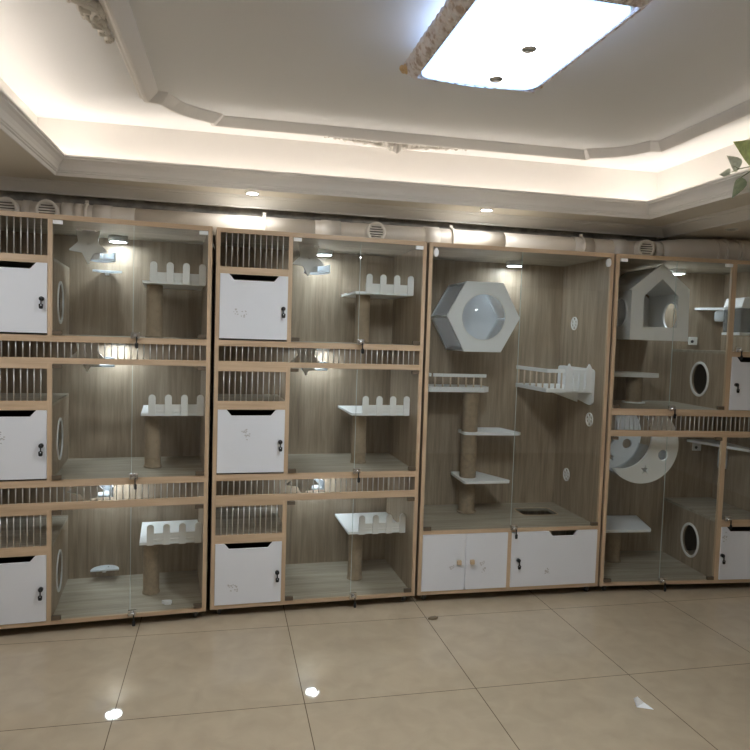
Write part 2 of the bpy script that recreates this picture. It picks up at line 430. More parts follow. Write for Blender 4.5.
# ---- things inside the tiers
def led_puck(i, x, y, zc, label, lens='led'):
    t = thing('cabinet_lamp', i, (x, y, zc - .036), label, 'lamp', 'round cabinet lamps')
    f = lambda a, b, c: (x + a, y + b, zc + c)
    part('housing', MB().lathe([(0, -.0005), (.057, -.0005), (.057, -.030), (.053, -.034), (.047, -.034), (.047, -.026), (0, -.026)], f, 28), 'grey_white', t)
    part('lens', MB().lathe([(0, -.0335), (.046, -.0335), (.046, -.028), (0, -.028)], f, 28), lens, t)['label'] = 'lit round lens'
    return t
def star_board(i, zc, label):
    # star hung from the ceiling of its tier by an arm, with a frosted half-moon tray behind it
    cx, cz = .557, zc - .086
    t = thing('star_board', i, (cx, .3, cz - .10), label, 'star board', 'star boards')
    rot = -PI / 2
    lp = soften(star(cx, cz, .107, .054, rot), .11, 4)
    part('star_plate', MB().plate([lp, circ(cx, cz + .004, .006, n=10)], .30, .316, XZ), 'grey_white', t, .002)
    part('arm', MB().box(cx - .035, cx + .035, .318, .330, cz + .0, zc - .0005).box(cx - .035, cx + .035, .318, .42, zc - .012, zc - .0005), 'grey_white', t)
    arc = circ(cx + .062, .335, .080, .17, 25, 0, PI)
    tr = part('moon_tray', MB().plate([arc], cz - .075, cz - .066, XY), 'frost', t); tr['label'] = 'frosted half-moon tray lit through by the lamp'
    rim = MB()
    inn = circ(cx + .062, .335, .074, .164, 25, 0, PI)
    for k in range(24):
        (a, b), (p, q) = (arc[k], arc[k + 1]), (inn[k], inn[k + 1])
        rim.plate([[a, b, q, p]], cz - .066, cz - .022, XY)
    part('rim', rim, 'frost', tr)
    part('bracket', MB().box(cx - .015, cx + .06, .322, .334, cz - .075, cz + .01), 'grey_white', t)
    return t
def picket_shelf(i, z, zf, label):
    dx = (.025, 0)[i]
    t = thing('picket_shelf', i, (.91, .29, zf), label, 'cat shelf', 'picket-fence cat shelves')
    b = part('board', MB().plate([[(.826 + dx, .165), (1.188, .165), (1.188, .60), (.826 + dx, .60)]], z - .015, z, XY), 'shelf', t, .0015)
    part('fence_rail', MB().box(.89, 1.188, .164, .171, z + .0005, z + .050).box(.89, 1.188, .1585, .164, z + .008, z + .018), 'grey_white', t)
    for k in range(4):
        x = .908 + dx * .1 + .0875 * k
        lp = [(x - .019, z - .014), (x + .019, z - .014)] + circ(x, z + .088, .019, n=12, a0=0, a1=PI)
        part('picket', MB().plate([lp], .148, .158, XZ), 'grey_white', t, .0015)
    p = MB()
    x, y = .905 + dx * .4, .295; n = int((z - .015 - zf - .012) / .008)
    prof = [(0, zf + .0005), (.050, zf + .0005), (.050, zf + .010)]
    for k in range(n):
        prof += [(.0445, zf + .012 + .008 * k), (.0465, zf + .016 + .008 * k)]
    prof += [(.0445, z - .0155), (0, z - .0155)]
    p.lathe(prof, lambda a, b, c: (x + a, y + b, c), 24)
    part('post', p, 'sisal', t)['label'] = 'rope-wrapped scratching post'
    return t
def half_moon(i, z, label):
    t = thing('half_moon_step', i, (.64, .6195, z), label, 'step', 'half-moon steps')
    arc = circ(.64, .53, .082, .089, 25, 0, PI)
    part('board', MB().plate([arc, circ(.655, .585, .007, n=10)], z - .005, z + .005, XY), 'frost', t, .001)
    part('bracket', MB().box(.625, .645, .55, .6195, z - .020, z - .0055), 'grey_white', t)
first = {}
for i in (0, 1):
    for n, (nm, zf, zc) in enumerate(TIERS):
        sz = (1.895, 1.152, .412)[n]
        lab = {'p': 'white picket-fence shelf on a sisal post, %s tier of %s' % (nm, ('leftmost cabinet','second cabinet from left')[i]),
               's': 'white star board hung under the ceiling of the %s tier, %s' % (nm, WHO[i]),
               'l': 'small round lit lamp under the ceiling of the %s tier, %s' % (nm, WHO[i])}
        led_puck(i, (.70, .685)[i], (.52, .50)[i], zc, lab['l'])
        star_board(i, zc, lab['s'])
        picket_shelf(i, sz, zf, lab['p'])
half_moon(0, 1.963, 'frosted half-moon step on the back wall below the leftmost top star')
half_moon(0, .142, 'frosted half-moon step low on the back wall of the leftmost bottom tier')

# ---- tall cabinet with the hexagon
c3 = thing('cat_cabinet', 2, (0, 0, 0), 'tall undivided oak cat cabinet with a hexagon pod and three white doors below', 'cabinet', 'row of oak cat cabinets')
carcass(c3); casters(c3)
hatch = soften([(.815, .285), (1.07, .285), (1.07, .465), (.815, .465)], .18, 5)
fl = part('floor_board', MB().plate([[(.022, .018), (W - .022, .018), (W - .022, .62), (.022, .62)], hatch], .430, .448, XY), 'oak_f', c3)
part('hatch_rim', MB().plate([soften([(.809, .279), (1.076, .279), (1.076, .471), (.809, .471)], .18, 5), hatch], .4475, .451, XY), 'edge_h', fl)
rail(c3, .022, W - .022, .426, .448)
part('stile', MB().box(.577, .603, 0, .018, .072, .426), 'edge_v', c3)
part('divider', MB().box(.582, .598, .018, .62, .072, .430), 'oak_d', c3)
for x0, x1, kx in ((.023, .2985, .257), (.3015, .576, .342)):
    d = door(c3, x0, x1, .074, .424, marks=((.215, .222),) if x0 < .1 else ((.412, .240), (.425, .19)), seed=11)
    kb = part('knob', MB().box(kx - .014, kx + .014, -.026, -.006, .236, .264), 'wood_knob', d, .004); kb['label'] = 'square pale wooden knob'
d = door(c3, .604, W - .023, .074, .424, .855, 1.055, .650, .247, ((.85, .155), (.86, .17)), 13)
glass_pair(c3, .023, W - .023, .448, H - .025, .592, round_hinge=True, lock_x=.609)
for k, (y, z) in enumerate(((.423, 1.758), (.161, 1.119), (.432, .693))):
    v = part('air_vent', ring(y, z, .042, .046, .007, 1.187, 1.1945, YZ), 'grey_white', c3); v['label'] = 'round white air vent on the side wall'
    mb = MB().plate([circ(y, z, .015)], 1.187, 1.1945, YZ)
    for q in range(6):
        a = q * PI / 3; u = (math.cos(a), math.sin(a)); w = (-u[1] * .004, u[0] * .004)
        mb.plate([[(y + u[0] * .010 + w[0], z + u[1] * .010 + w[1]), (y + u[0] * .036 + w[0], z + u[1] * .038 + w[1]), (y + u[0] * .036 - w[0], z + u[1] * .038 - w[1]), (y + u[0] * .010 - w[0], z + u[1] * .010 - w[1])]], 1.188, 1.1945, YZ)
    part('vent_spokes', mb, 'grey_white', v)
led_puck(2, .76, .50, H - .025, 'small round lit lamp under the ceiling of the hexagon-pod cabinet')
# hexagon pod
hx, hz = .455, 1.772
def hexagon(R, f=1): return [(hx + R * math.cos(PI / 3 * k), hz + R * 1.038 * math.sin(PI / 3 * k)) for k in range(6)]
t = thing('hexagon_pod', 2, (hx, .6195, hz - .23), 'white hexagonal cat pod with a domed round window', 'cat pod')
part('front_board', MB().plate([hexagon(.252), circ(hx, hz, .150, .155, 48)], .25, .265, XZ), 'shelf', t, .002)
part('back_board', MB().plate([hexagon(.252)], .604, .6195, XZ), 'shelf', t, .002)
H6 = hexagon(.246); H6i = hexagon(.236)
for k in range(6):
    a, b, ai, bi = H6[k], H6[(k + 1) % 6], H6i[k], H6i[(k + 1) % 6]
    if k in (1, 4):   # level top and bottom boards
        part('side_board', MB().plate([[a, b, bi, ai]], .266, .603, XZ), 'shelf', t)
    else:
        o = part('side_pane', MB().plate([[a, b, bi, ai]], .266, .603, XZ), 'acrylic', t); o['label'] = 'clear acrylic side'
for k in range(6):
    a = hexagon(.243)[k]
    part('corner_strip', MB().tube([(a[0], .266, a[1]), (a[0], .603, a[1])], .007, 8), 'shelf', t)
dm = MB().lathe([(.151 * math.cos(q * PI / 2 / 9), -.085 * math.sin(q * PI / 2 / 9)) for q in range(9)] + [(0, -.085)], lambda a, b, c: (hx + a, .262 + c, hz + b), 40)
part('bubble_window', dm, 'acrylic', t)['label'] = 'clear domed window'
part('window_rim', ring(hx, hz, .153, .155, .008, .247, .252, XZ), 'grey_white', t)
part('cushion', MB().box(hx - .118, hx + .118, .29, .59, hz - .222, hz - .195), 'grey_white', t, .01)
# sisal tree with steps
t = thing('scratching_post', 2, (.45, .42, .448), 'tall sisal scratching post carrying two white steps and a railed ledge', 'cat tree')
prof = [(0, .4485), (.066, .4485), (.066, .458), (.057, .460)]
z = .460
while z < 1.27: prof += [(.0535, z), (.056, z + .004)]; z += .008
prof += [(.0535, 1.271), (0, 1.271)]
part('post', MB().lathe(prof, lambda a, b, c: (.45 + a, .42 + b, c), 28), 'sisal', t)['label'] = 'rope-wrapped post'
part('step', MB().plate([soften([(.395, .355), (.775, .335), (.80, .365), (.745, .60), (.60, .615), (.395, .50)], .12, 4)], .985, 1.003, XY), 'shelf', t, .002)['label'] = 'white tapered step'
part('step', MB().plate([soften([(.375, .27), (.69, .275), (.705, .30), (.58, .60), (.385, .60)], .1, 4)], .672, .690, XY), 'shelf', t, .002)['label'] = 'white tapered step'
lg = part('ledge', MB().plate([soften([(.13, .36), (.52, .36), (.578, .42), (.578, .60), (.13, .60)], .08, 4)], 1.272, 1.306, XY), 'shelf', t, .002); lg['label'] = 'white ledge with a barred rail'
rl = MB().box(.165, .535, .362, .378, 1.372, 1.394).box(.14, .156, .378, .6, 1.372, 1.394)
part('handrail', rl, 'shelf', lg, .002)
for k in range(7): part('baluster', MB().tube([(.178 + .054 * k, .37, 1.306), (.178 + .054 * k, .37, 1.374)], .006, 8), 'bar_wood', lg)
for k in range(2): part('baluster', MB().tube([(.148, .45 + .10 * k, 1.306), (.148, .45 + .10 * k, 1.374)], .006, 8), 'bar_wood', lg)
# balcony
t = thing('balcony_bed', 2, (1.19, .3, 1.21), 'white railed cat balcony fixed to the side wall of the hexagon-pod cabinet', 'cat balcony')
part('board', MB().box(.852, 1.175, .12, .60, 1.298, 1.325), 'shelf', t, .002)
part('back_board', MB().plate([soften([(.12, 1.235), (.15, 1.215), (.60, 1.285), (.60, 1.46), (.12, 1.455)], .1, 4)], 1.176, 1.193, YZ), 'shelf', t, .002)
part('bracket', MB().plate([[(.95, 1.2975), (1.175, 1.2975), (1.175, 1.222)]], .30, .315, XZ), 'shelf', t)
part('handrail', MB().box(.852, 1.175, .122, .138, 1.426, 1.450).box(.852, .868, .138, .60, 1.426, 1.450), 'shelf', t, .0015)
for k in range(4): part('baluster', MB().tube([(.875 + .042 * k, .129, 1.325), (.875 + .042 * k, .129, 1.429)], .006, 8), 'bar_wood', t)
for k in range(5): part('baluster', MB().tube([(.859, .19 + .095 * k, 1.325), (.859, .19 + .095 * k, 1.429)], .006, 8), 'bar_wood', t)
for x in (1.003, 1.145):
    part('picket', MB().plate([soften([(x - .024, 1.31), (x + .024, 1.31), (x + .024, 1.45), (x, 1.49), (x - .024, 1.45)], .08, 3)], .110, .1215, XZ), 'shelf', t, .0015)
for x in (1.052, 1.095): part('picket', MB().plate([[(x - .016, 1.31), (x + .016, 1.31), (x + .016, 1.428), (x - .016, 1.428)]], .112, .1215, XZ), 'shelf', t, .0015)

# ---- two-tier cabinet at the end of the row
c4 = thing('cat_cabinet', 3, (0, 0, 0), 'two-tier oak cat cabinet at the far end, holding the house-shaped pod', 'cabinet', 'row of oak cat cabinets')
carcass(c4, (1.212,)); casters(c4)
for a, b in ((1.033, 1.072), (1.169, 1.212)): rail(c4, .022, W - .022, a, b)
grille(c4, .022, W - .022, 1.072, 1.169)
for a, b in ((.072, 1.035), (1.210, H - .024)): part('stile', MB().box(.803, .838, 0, .018, a, b), 'edge_v', c4)
for n, (zf, zd, zr, zt) in enumerate(((.072, .432, .478, 1.035), (1.212, 1.565, 1.600, H - .025))):
    rail(c4, .838, W - .022, zd, zr)
    door(c4, .839, W - .023, zf + .003, zd, .872 + .006 * (1 - n), 1.15, (.850, .874)[n], zf + .17, ((.862, zf + .28), (.868, zf + .31)) if n == 0 else (), 21 + n)
    zc = zf + .187
    bx = part('nest_box', MB().plate([[(.02, zf), (.62, zf), (.62, zr - .0185), (.02, zr - .0185)], circ(.275, zc, .090, .108, 40)], .803, .818, YZ), 'oak_d', c4); bx['label'] = 'oak inner box wall with an oval way in'
    part('hole_ring', ring(.275, zc, .104, .122, .016, .797, .804, YZ), 'grey_white', bx, .001)['label'] = 'white ring round the hole'
    part('box_lid', MB().box(.803, W - .022, .02, .62, zr - .018, zr), 'oak_f', bx)
    part('shade_lining', MB().box(1.188, 1.1935, .03, .6195, zf, zr - .0185).box(.82, 1.188, .6135, .6195, zf, zr - .0185), 'dark', bx)['label'] = 'added dark panels standing in for shade inside the box'  # added panels, shade painted in behind the oval hole
    part('glass_door', MB().box(.839, W - .023, -.004, .001, zr + .002, zt - .002), 'glass', c4)
    glass_lock(c4.children[-1], .872, zr - .002, -.004)
    glass_pair(c4, .023, .802, zf + .0, zt, .412, lock_x=.427)
    k = MB().box(1.0 - .03 + .07 * (1 - n) - .04 * n, 1.03 + .07 * (1 - n) - .04 * n, .608, .6195, zr + (.385 if n == 0 else .04), zr + (.43 if n == 0 else .09))
    x0 = (1.041, .958)[n]; z0 = (.868, 1.665)[n]
    so = part('socket', MB().box(x0 - .035, x0 + .035, .608, .6195, z0 - .03, z0 + .03), 'grey_white', c4, .004); so['label'] = 'small white socket on the back wall'
    part('socket_hole', MB().lathe([(0, .003), (.011, .003), (.011, 0)], lambda a, b, c: (x0 - .008 + a, .608 - c, z0 - .004 + b), 14), 'black', so)
led_puck(3, .70, .45, H - .025, 'small round lit lamp under the ceiling beside the house-shaped pod')
led_puck(3, .52, .205, 1.194, 'small round lit lamp hidden behind the bars above the moon pod', 'led_dim')
# house pod
t = thing('house_pod', 3, (.4, .6195, 1.657), 'white house-shaped cat pod with a gabled opening', 'cat pod')
out = [(.195, 1.657), (.612, 1.657), (.612, 2.01), (.404, 2.166), (.175, 1.985), (.195, 1.985)]
out = [(.193, 1.657), (.612, 1.657), (.604, 2.005), (.402, 2.166), (.176, 1.985), (.193, 1.985)]
inn = [(.282, 1.744), (.528, 1.744), (.528, 1.955), (.405, 2.064), (.282, 1.948)]
part('front_board', MB().plate([out, inn], .142, .156, XZ), 'grey_white', t, .0015)
sw = MB().plate([[(.157, 1.66), (.6195, 1.66), (.6195, 1.98), (.157, 1.98)], circ(.29, 1.84, .09, .10, 36)], .196, .208, YZ)
s = part('side_board', sw, 'grey_white', t)
part('window_rim', ring(.29, 1.84, .098, .108, .012, .190, .196, YZ), 'shelf', s)
part('window_pane', MB().plate([circ(.29, 1.84, .09, .10, 36)], .200, .203, YZ), 'acrylic', s)
sw = MB().plate([[(.157, 1.66), (.6195, 1.66), (.6195, 1.98), (.157, 1.98)], circ(.33, 1.83, .09, .092, 36)], .592, .604, YZ)
s = part('side_board', sw, 'grey_white', t)
part('hole_ring', ring(.33, 1.83, .098, .100, .012, .586, .592, YZ), 'shelf', s)
part('base_board', MB().box(.208, .592, .157, .6195, 1.66, 1.674), 'grey_white', t)
for a, b in (((.196, 1.98), (.402, 2.150)), ((.402, 2.150), (.604, 1.99))):
    part('roof_board', MB().plate([[a, b, (b[0], b[1] - .014), (a[0], a[1] - .014)]], .157, .6195, XZ), 'grey_white', t)
part('back_board', MB().plate([[(.208, 1.674), (.592, 1.674), (.592, 1.96), (.402, 2.12), (.208, 1.97)]], .612, .6195, XZ), 'grey_white', t)
# moon pod
t = thing('moon_pod', 3, (.33, .6195, .69), 'big white crescent-moon cat pod with star and round cut-outs', 'cat pod')
def crescent(cx, cz, R, ix, iz, r):
    # outer arc minus inner circle
    dx, dz = ix - cx, iz - cz; d = math.hypot(dx, dz); a = math.atan2(dz, dx)
    x = (d * d + R * R - r * r) / (2 * d); al = math.acos(x / R); be = math.acos((x - d) / r)
    o = [(cx + R * math.cos(q), cz + R * math.sin(q)) for q in [a + al + (2 * PI - 2 * al) * k / 48 for k in range(49)]]
    w = [(ix + r * math.cos(q), iz + r * math.sin(q)) for q in [a - be - (2 * PI - 2 * be) * k / 40 for k in range(1, 40)]]
    return [(p, min(q, 1.188)) for p, q in o + w]
cr = crescent(.322, .953, .258, .172, 1.007, .213)
for nm, y0, y1 in (('front_board', .13, .145), ('back_board', .604, .6195)):
    part(nm, MB().plate([cr, circ(.472, .889, .036, n=28), soften(star(.349, .788, .034, .014, PI / 2), .06, 2)], y0, y1, XZ), 'grey_white', t)
n = 22; cur = [(.322 + .252 * math.cos(q), .953 + .252 * math.sin(q)) for q in [math.radians(232) + math.radians(115) * k / n for k in range(n + 1)]]
cu2 = [(.322 + .247 * math.cos(q), .953 + .247 * math.sin(q)) for q in [math.radians(232) + math.radians(115) * k / n for k in range(n + 1)]]
part('curved_floor', MB().plate([cur + cu2[::-1]], .146, .603, XZ), 'acrylic', t)['label'] = 'clear curved floor between the moon boards'
# shelves
t = thing('corner_step', 3, (.37, .35, 1.212), 'white round-cornered shelf on a sisal post under the house pod', 'cat shelf')
part('board', MB().plate([soften([(.10, .33), (.53, .33), (.545, .36), (.45, .56), (.10, .60)], .12, 4)], 1.398, 1.428, XY), 'grey_white', t, .002)
part('foot', MB().lathe([(0, 1.2125), (.078, 1.2125), (.078, 1.222), (0, 1.222)], lambda a, b, c: (.40 + a, .42 + b, c), 28), 'shelf', t)['label'] = 'white round foot'
pf = [(0, 1.2222), (.058, 1.2222), (.058, 1.224)] + [q for k in range(21) for q in ((.053, 1.226 + .008 * k), (.0555, 1.230 + .008 * k))] + [(.053, 1.3975), (0, 1.3975)]
part('post', MB().lathe(pf, lambda a, b, c: (.40 + a, .42 + b, c), 28), 'sisal', t)
t = thing('corner_step', 3, (.3, .4, .072), 'white shelf on a sisal post under the moon pod', 'cat shelf')
part('board', MB().plate([[(.10, .25), (.485, .25), (.50, .27), (.585, .615), (.10, .615)]], .325, .345, XY), 'shelf', t, .002)
pf = [(0, .0725), (.06, .0725), (.06, .082)] + [q for k in range(30) for q in ((.053, .084 + .008 * k), (.0555, .088 + .008 * k))] + [(.053, .3245), (0, .3245)]
part('post', MB().lathe(pf, lambda a, b, c: (.30 + a, .42 + b, c), 28), 'sisal', t)
for n, (z, lab) in enumerate(((1.905, 'white triangular shelf high in the corner behind the smoky capsule'), (.915, 'white triangular shelf in the corner above the lower nest box of the house cabinet'))):
    t = thing('triangular_shelf', 3, (1.19, .6195, z), lab, 'shelf', 'triangular corner shelves')
    part('board', MB().plate([[(.96, .6195), (1.1935, .6195), *(((1.1935, .36), (1.17, .36)) if n == 0 else ((1.1935, .05), (1.17, .05)))]], z - .009, z + .009, XY), 'shelf', t, .001)
    x, y, zz = (1.10, .52, z - .045) if n == 0 else (1.15, .46, z - .11)
    part('bottle', MB().lathe([(0, -.045), (.03, -.045), (.036, -.03), (.036, .02), (.02, .0345), (0, .0345)] if n == 0 else [(0, -.07), (.028, -.07), (.032, -.05), (.032, .06), (.02, .1), (0, .1)], lambda a, b, c: (x + a, y + b, zz + c), 20), 'frost', t)['label'] = 'small pale bottle under the shelf'
t = thing('capsule_feeder', 3, (1.1, .22, 1.713), 'smoky see-through capsule with a white lid behind the glass at the photo edge', 'feeder')
part('lid', MB().plate([soften([(.99, 1.895), (1.1935, 1.895), (1.1935, 1.97), (1.01, 1.97)], .15, 4)], .14, .33, XZ), 'shelf', t, .004)
part('body', MB().box(.992, 1.1935, .142, .328, 1.73, 1.894), 'smoke', t, .006)
part('tray', MB().box(.988, 1.1935, .138, .332, 1.713, 1.7295), 'shelf', t, .003)

# ------------------------------------------------------------------ air duct on top of the cabinets
def dp(i, x, y, z): return place(i, (x, y, z))
duct = bpy.data.objects.new('ventilation_duct', None); COL.objects.link(duct); duct.location = (0, 4.2, 2.197)
tag(duct, 'cream plastic air duct running along the tops of the cabinets', 'duct')
def dpart(name, mb, m='pvc', parent=None):
    off = tuple(duct.location)
    return link(name, mb.mesh(name, m, off), parent or duct)
R0 = .071; zd = H + .006 + R0
def dd(i, x): return (.54 - .085 * x, .42 - .058 * x, .35, .35)[i]
line = [dp(0, -.25, dd(0, -.25), zd), dp(0, .2, dd(0, .2), zd), dp(0, .8, dd(0, .8), zd), dp(1, .0, dd(1, 0), zd), dp(1, .6, dd(1, .6), zd), dp(2, 0, .35, zd), dp(2, .6, .35, zd), dp(2, 1.15, .35, zd), dp(3, .12, .35, zd), dp(3, .46, .35, zd)]
segs = [line[0:3], line[2:5], line[4:7], line[6:10]]
for s in segs: dpart('pipe', MB().tube(s, R0 - .006, 24))
def P(i, x): return Vector(dp(i, x, dd(i, x), zd))
for i, x, w in ((0, .215, .02), (0, .43, .03), (0, .49, .02), (0, .62, .05), (1, .70, .06), (2, 1.30 - 1.216 + .02, .05), (2, 1.17, .07), (3, .18, .05), (3, .46, .03)):
    dpart('coupling', MB().tube([P(i, x - w), P(i, x + w)], R0 - .001, 24), 'pvc2')
for i, x in ((0, .53), (1, .291), (2, .243), (2, 1.17)):
    mb = MB(); c = P(i, x); d = (P(i, x + .1) - P(i, x)).normalized()
    mb.tube([c - d * .009, c + d * .009], R0 + .003, 24)
    mb.box(c.x - .009, c.x + .009, c.y - .007, c.y + .007, c.z + R0, c.z + R0 + .02)
    o = dpart('pipe_clip', mb, 'pvc2'); o['label'] = 'cream pipe clip with a nub on top'
for i, x in ((0, .122), (0, .331), (1, .966), (3, .331)):
    c = Vector(dp(i, x, dd(i, x), zd)); a = CAB[i][2]; f = Vector((math.sin(a), -math.cos(a), 0)); u = Vector((math.cos(a), math.sin(a), 0)); zz = Vector((0, 0, 1))
    fn = lambda p, q, r: tuple(c + u * p + zz * q + f * r)
    v = dpart('vent_cap', MB().lathe([(.062, .03), (.062, .115), (.059, .119), (.046, .119), (.044, .112), (0, .112)], fn, 28), 'pvc2'); v['label'] = 'round cream vent cap with louvres'
    lm = MB()
    for k in range(5):
        q = -.030 + .015 * k; w = math.sqrt(max(0, .043 ** 2 - q * q))
        lm.add([fn(-w, q - .0035, .1125), fn(w, q - .0035, .1125), fn(w, q + .002, .118), fn(-w, q + .002, .118)], [(0, 1, 2, 3)])
    dpart('louvre', lm, 'darkbrown', v)
# thick elbow section on the end cabinet
big = [dp(3, .50, .35, H + .003 + .076), dp(3, .56, .34, H + .003 + .081), dp(3, .64, .33, H + .003 + .087), dp(3, .80, .32, H + .003 + .090), dp(3, 1.0, .30, H + .003 + .090), dp(3, 1.25, .27, H + .003 + .090), dp(3, 1.6, .2, H + .003 + .090)]
dpart('flexible_sleeve', MB().tube(big, [.072, .076, .080, .083, .083, .083, .083], 28), 'pvc')['label'] = 'wide cream sleeve'
for x, y in ((.875, .312), (.925, .307), (.938, .306), (1.02, .297), (1.04, .295)):
    c = Vector(dp(3, x, y, H + .003 + .090)); d = Vector(dp(3, x + .1, y - .012, H + .003 + .090)) - c; d.normalize()
    dpart('band', MB().tube([c - d * .005, c + d * .005], .0895, 28), 'pvc2')
c = Vector(dp(3, 1.02, .30, H + .165)); dpart('pipe_clip', MB().box(c.x - .012, c.x + .012, c.y - .01, c.y + .01, c.z - .004, c.z + .022), 'pvc2')

# ------------------------------------------------------------------ room shell
XL, XR, YB, YF = -2.6, 5.2, 4.6, -1.3           # walls
ZS, ZC = 2.4388, 2.7736
OX0, OX1, OY0, OY1 = -.905, 2.684, .42, 3.945      # opening of the tray
structure('floor', MB().box(XL, XR, YF, YB, -.05, 0), 'tiles')
structure('wall_back', MB().box(XL, XR, YB, YB + .1, 0, 2.95), 'paper')
structure('wall_front', MB().box(XL, XR, YF - .1, YF, 0, 2.95), 'wall')
structure('wall_left', MB().box(XL - .1, XL, YF, YB, 0, 2.95), 'wall')
structure('wall_right', MB().box(XR, XR + .1, YF, YB, 0, 2.95), 'wall')
g = .12
cm = MB().box(OX0 - g - .05, OX1 + g + .05, OY0 - g - .05, OY1 + g + .05, ZC, ZC + .05)
structure('ceiling', cm, 'ceil')
ZB, XC, YC = 2.388, 3.048, 4.255      # lower edge and outer lines of the crown
so = MB().plate([[(XL - .1, YF - .1), (XC, YF - .1), (XC, YC + .06), (XL - .1, YC + .06)], [(OX0, OY0), (OX1, OY0), (OX1, OY1), (OX0, OY1)]], ZS, ZS + .02, XY)
turn = [structure('ceiling_soffit', so, 'soffit')]
sd = MB().box(XC - .005, XR, YF, YC - .1, ZB + .002, ZB + .02).box(XC - .005, XR, YC - .1, YB, ZB + .06, ZB + .08)
sd.box(XC - .01, XC + .01, YF, YB, ZB + .002, ZS + .06).box(XL, XC, YC, YC + .02, ZB + .002, ZS + .06).box(XL, XR, YC, YB, ZS + .06, ZS + .08)
structure('ceiling_bulkhead', sd, 'soffit')
structure('trim_added_board', MB().box(XL, XC - .01, 4.335, 4.35, 2.31, ZS + .055), 'paper')  # board added ahead of the back wall to lighten the strip above the duct
rw = MB()
a0, a1, b0, b1 = OX0 - g, OX1 + g, OY0 - g, OY1 + g
for q in ((a0 - .02, a0, b0, b1), (a1, a1 + .02, b0, b1), (a0 - .02, a1 + .02, b0 - .02, b0), (a0 - .02, a1 + .02, b1, b1 + .02)): rw.box(*q, ZS + .02, ZC)
turn.append(structure('ceiling_recess', rw, 'plaster'))
def sweep_rect(prof, x0, x1, y0, y1, inward=1):
    mb = MB(); n = len(prof); vs = []
    for (sx, sy) in ((0, 0), (1, 0), (1, 1), (0, 1)):
        for o, z in prof:
            o *= inward
            vs.append(((x0 + o) if sx == 0 else (x1 - o), (y0 + o) if sy == 0 else (y1 - o), z))
    fs = [[c * n + k, ((c + 1) % 4) * n + k, ((c + 1) % 4) * n + (k + 1) % n, c * n + (k + 1) % n] for c in range(4) for k in range(n)]
    return mb.add(vs, fs)
prof = [(0, ZS - .001), (.006, ZS - .001), (.010, ZS + .010), (.010, ZS + .014), (.018, ZS + .018), (.018, ZS + .023), (.024, ZS + .027), (.028, ZS + .040), (.036, ZS + .056), (.050, ZS + .072), (.062, ZS + .080), (.062, ZS + .086), (.068, ZS + .090), (.068, ZS + .100), (.050, ZS + .100), (.02, ZS + .05), (0, ZS + .03)]
turn.append(structure('trim_cove', sweep_rect(prof, OX0, OX1, OY0, OY1), 'plaster'))
cp = [(0, ZB), (.018, ZB), (.021, ZB + .006), (.030, ZB + .008), (.045, ZB + .013), (.070, ZB + .024), (.092, ZB + .034), (.108, ZB + .038), (.112, ZB + .043), (.140, ZB + .045), (.150, ZS - .0005), (0, ZS - .0005)]
structure('trim_crown', sweep_rect(cp, XL, XC, YF, YC), 'plaster')
# led strip lying in the cove
ls = MB(); e = .055
for q in ((OX0 - e - .02, OX0 - e, OY0, OY1), (OX1 + e, OX1 + e + .02, OY0, OY1), (OX0 - e, OX1 + e, OY0 - e - .02, OY0 - e), (OX0 - e, OX1 + e, OY1 + e, OY1 + e + .02)): ls.box(*q, ZS + .021, ZS + .033)
o = link('cove_light', ls.mesh('cove_light', 'cove')); tag(o, 'warm light strip hidden in the ceiling cove', 'light strip'); turn.append(o)
# raised frame on the upper ceiling
def sweep_loop(path, prof):
    mb = MB(); n = len(path); m = len(prof); vs = []
    for i in range(n):
        a, b, c = Vector(path[i - 1]), Vector(path[i]), Vector(path[(i + 1) % n])
        d1, d2 = (b - a).normalized(), (c - b).normalized()
        n1, n2 = Vector((-d1.y, d1.x)), Vector((-d2.y, d2.x))
        nn = (n1 + n2); nn.normalize(); k = 1 / max(.45, nn.dot(n1))
        for o, z in prof: q = b + nn * o * k; vs.append((q.x, q.y, ZC - z))
    return mb.add(vs, [[i * m + k, ((i + 1) % n) * m + k, ((i + 1) % n) * m + (k + 1) % m, i * m + (k + 1) % m] for i in range(n) for k in range(m)])
fl_ = [(-0.412, 3.525), (-0.335, 3.534), (-0.307, 3.599), (-0.265, 3.655), (-0.192, 3.715), (-0.107, 3.762), (-0.098, 3.822)]
fx0, fx1, fy0, fy1 = -.412, 2.474, .67, 3.822
mx_, my_ = (fx0 + fx1) / 2, (fy0 + fy1) / 2
qa = fl_
qb = [(2 * mx_ - x, y) for x, y in fl_][::-1]
qc = [(2 * mx_ - x, 2 * my_ - y) for x, y in fl_]
qd = [(x, 2 * my_ - y) for x, y in fl_][::-1]
path = (qa + qb + qc + qd)[::-1]    # counter-clockwise: inward normal on the left
turn.append(structure('trim_frame', sweep_loop(path, [(-.004, -.002), (-.004, .014), (.004, .022), (.014, .022), (.018, .034), (.030, .044), (.042, .044), (.052, .038), (.092, .006), (.096, -.002)]), 'plaster'))
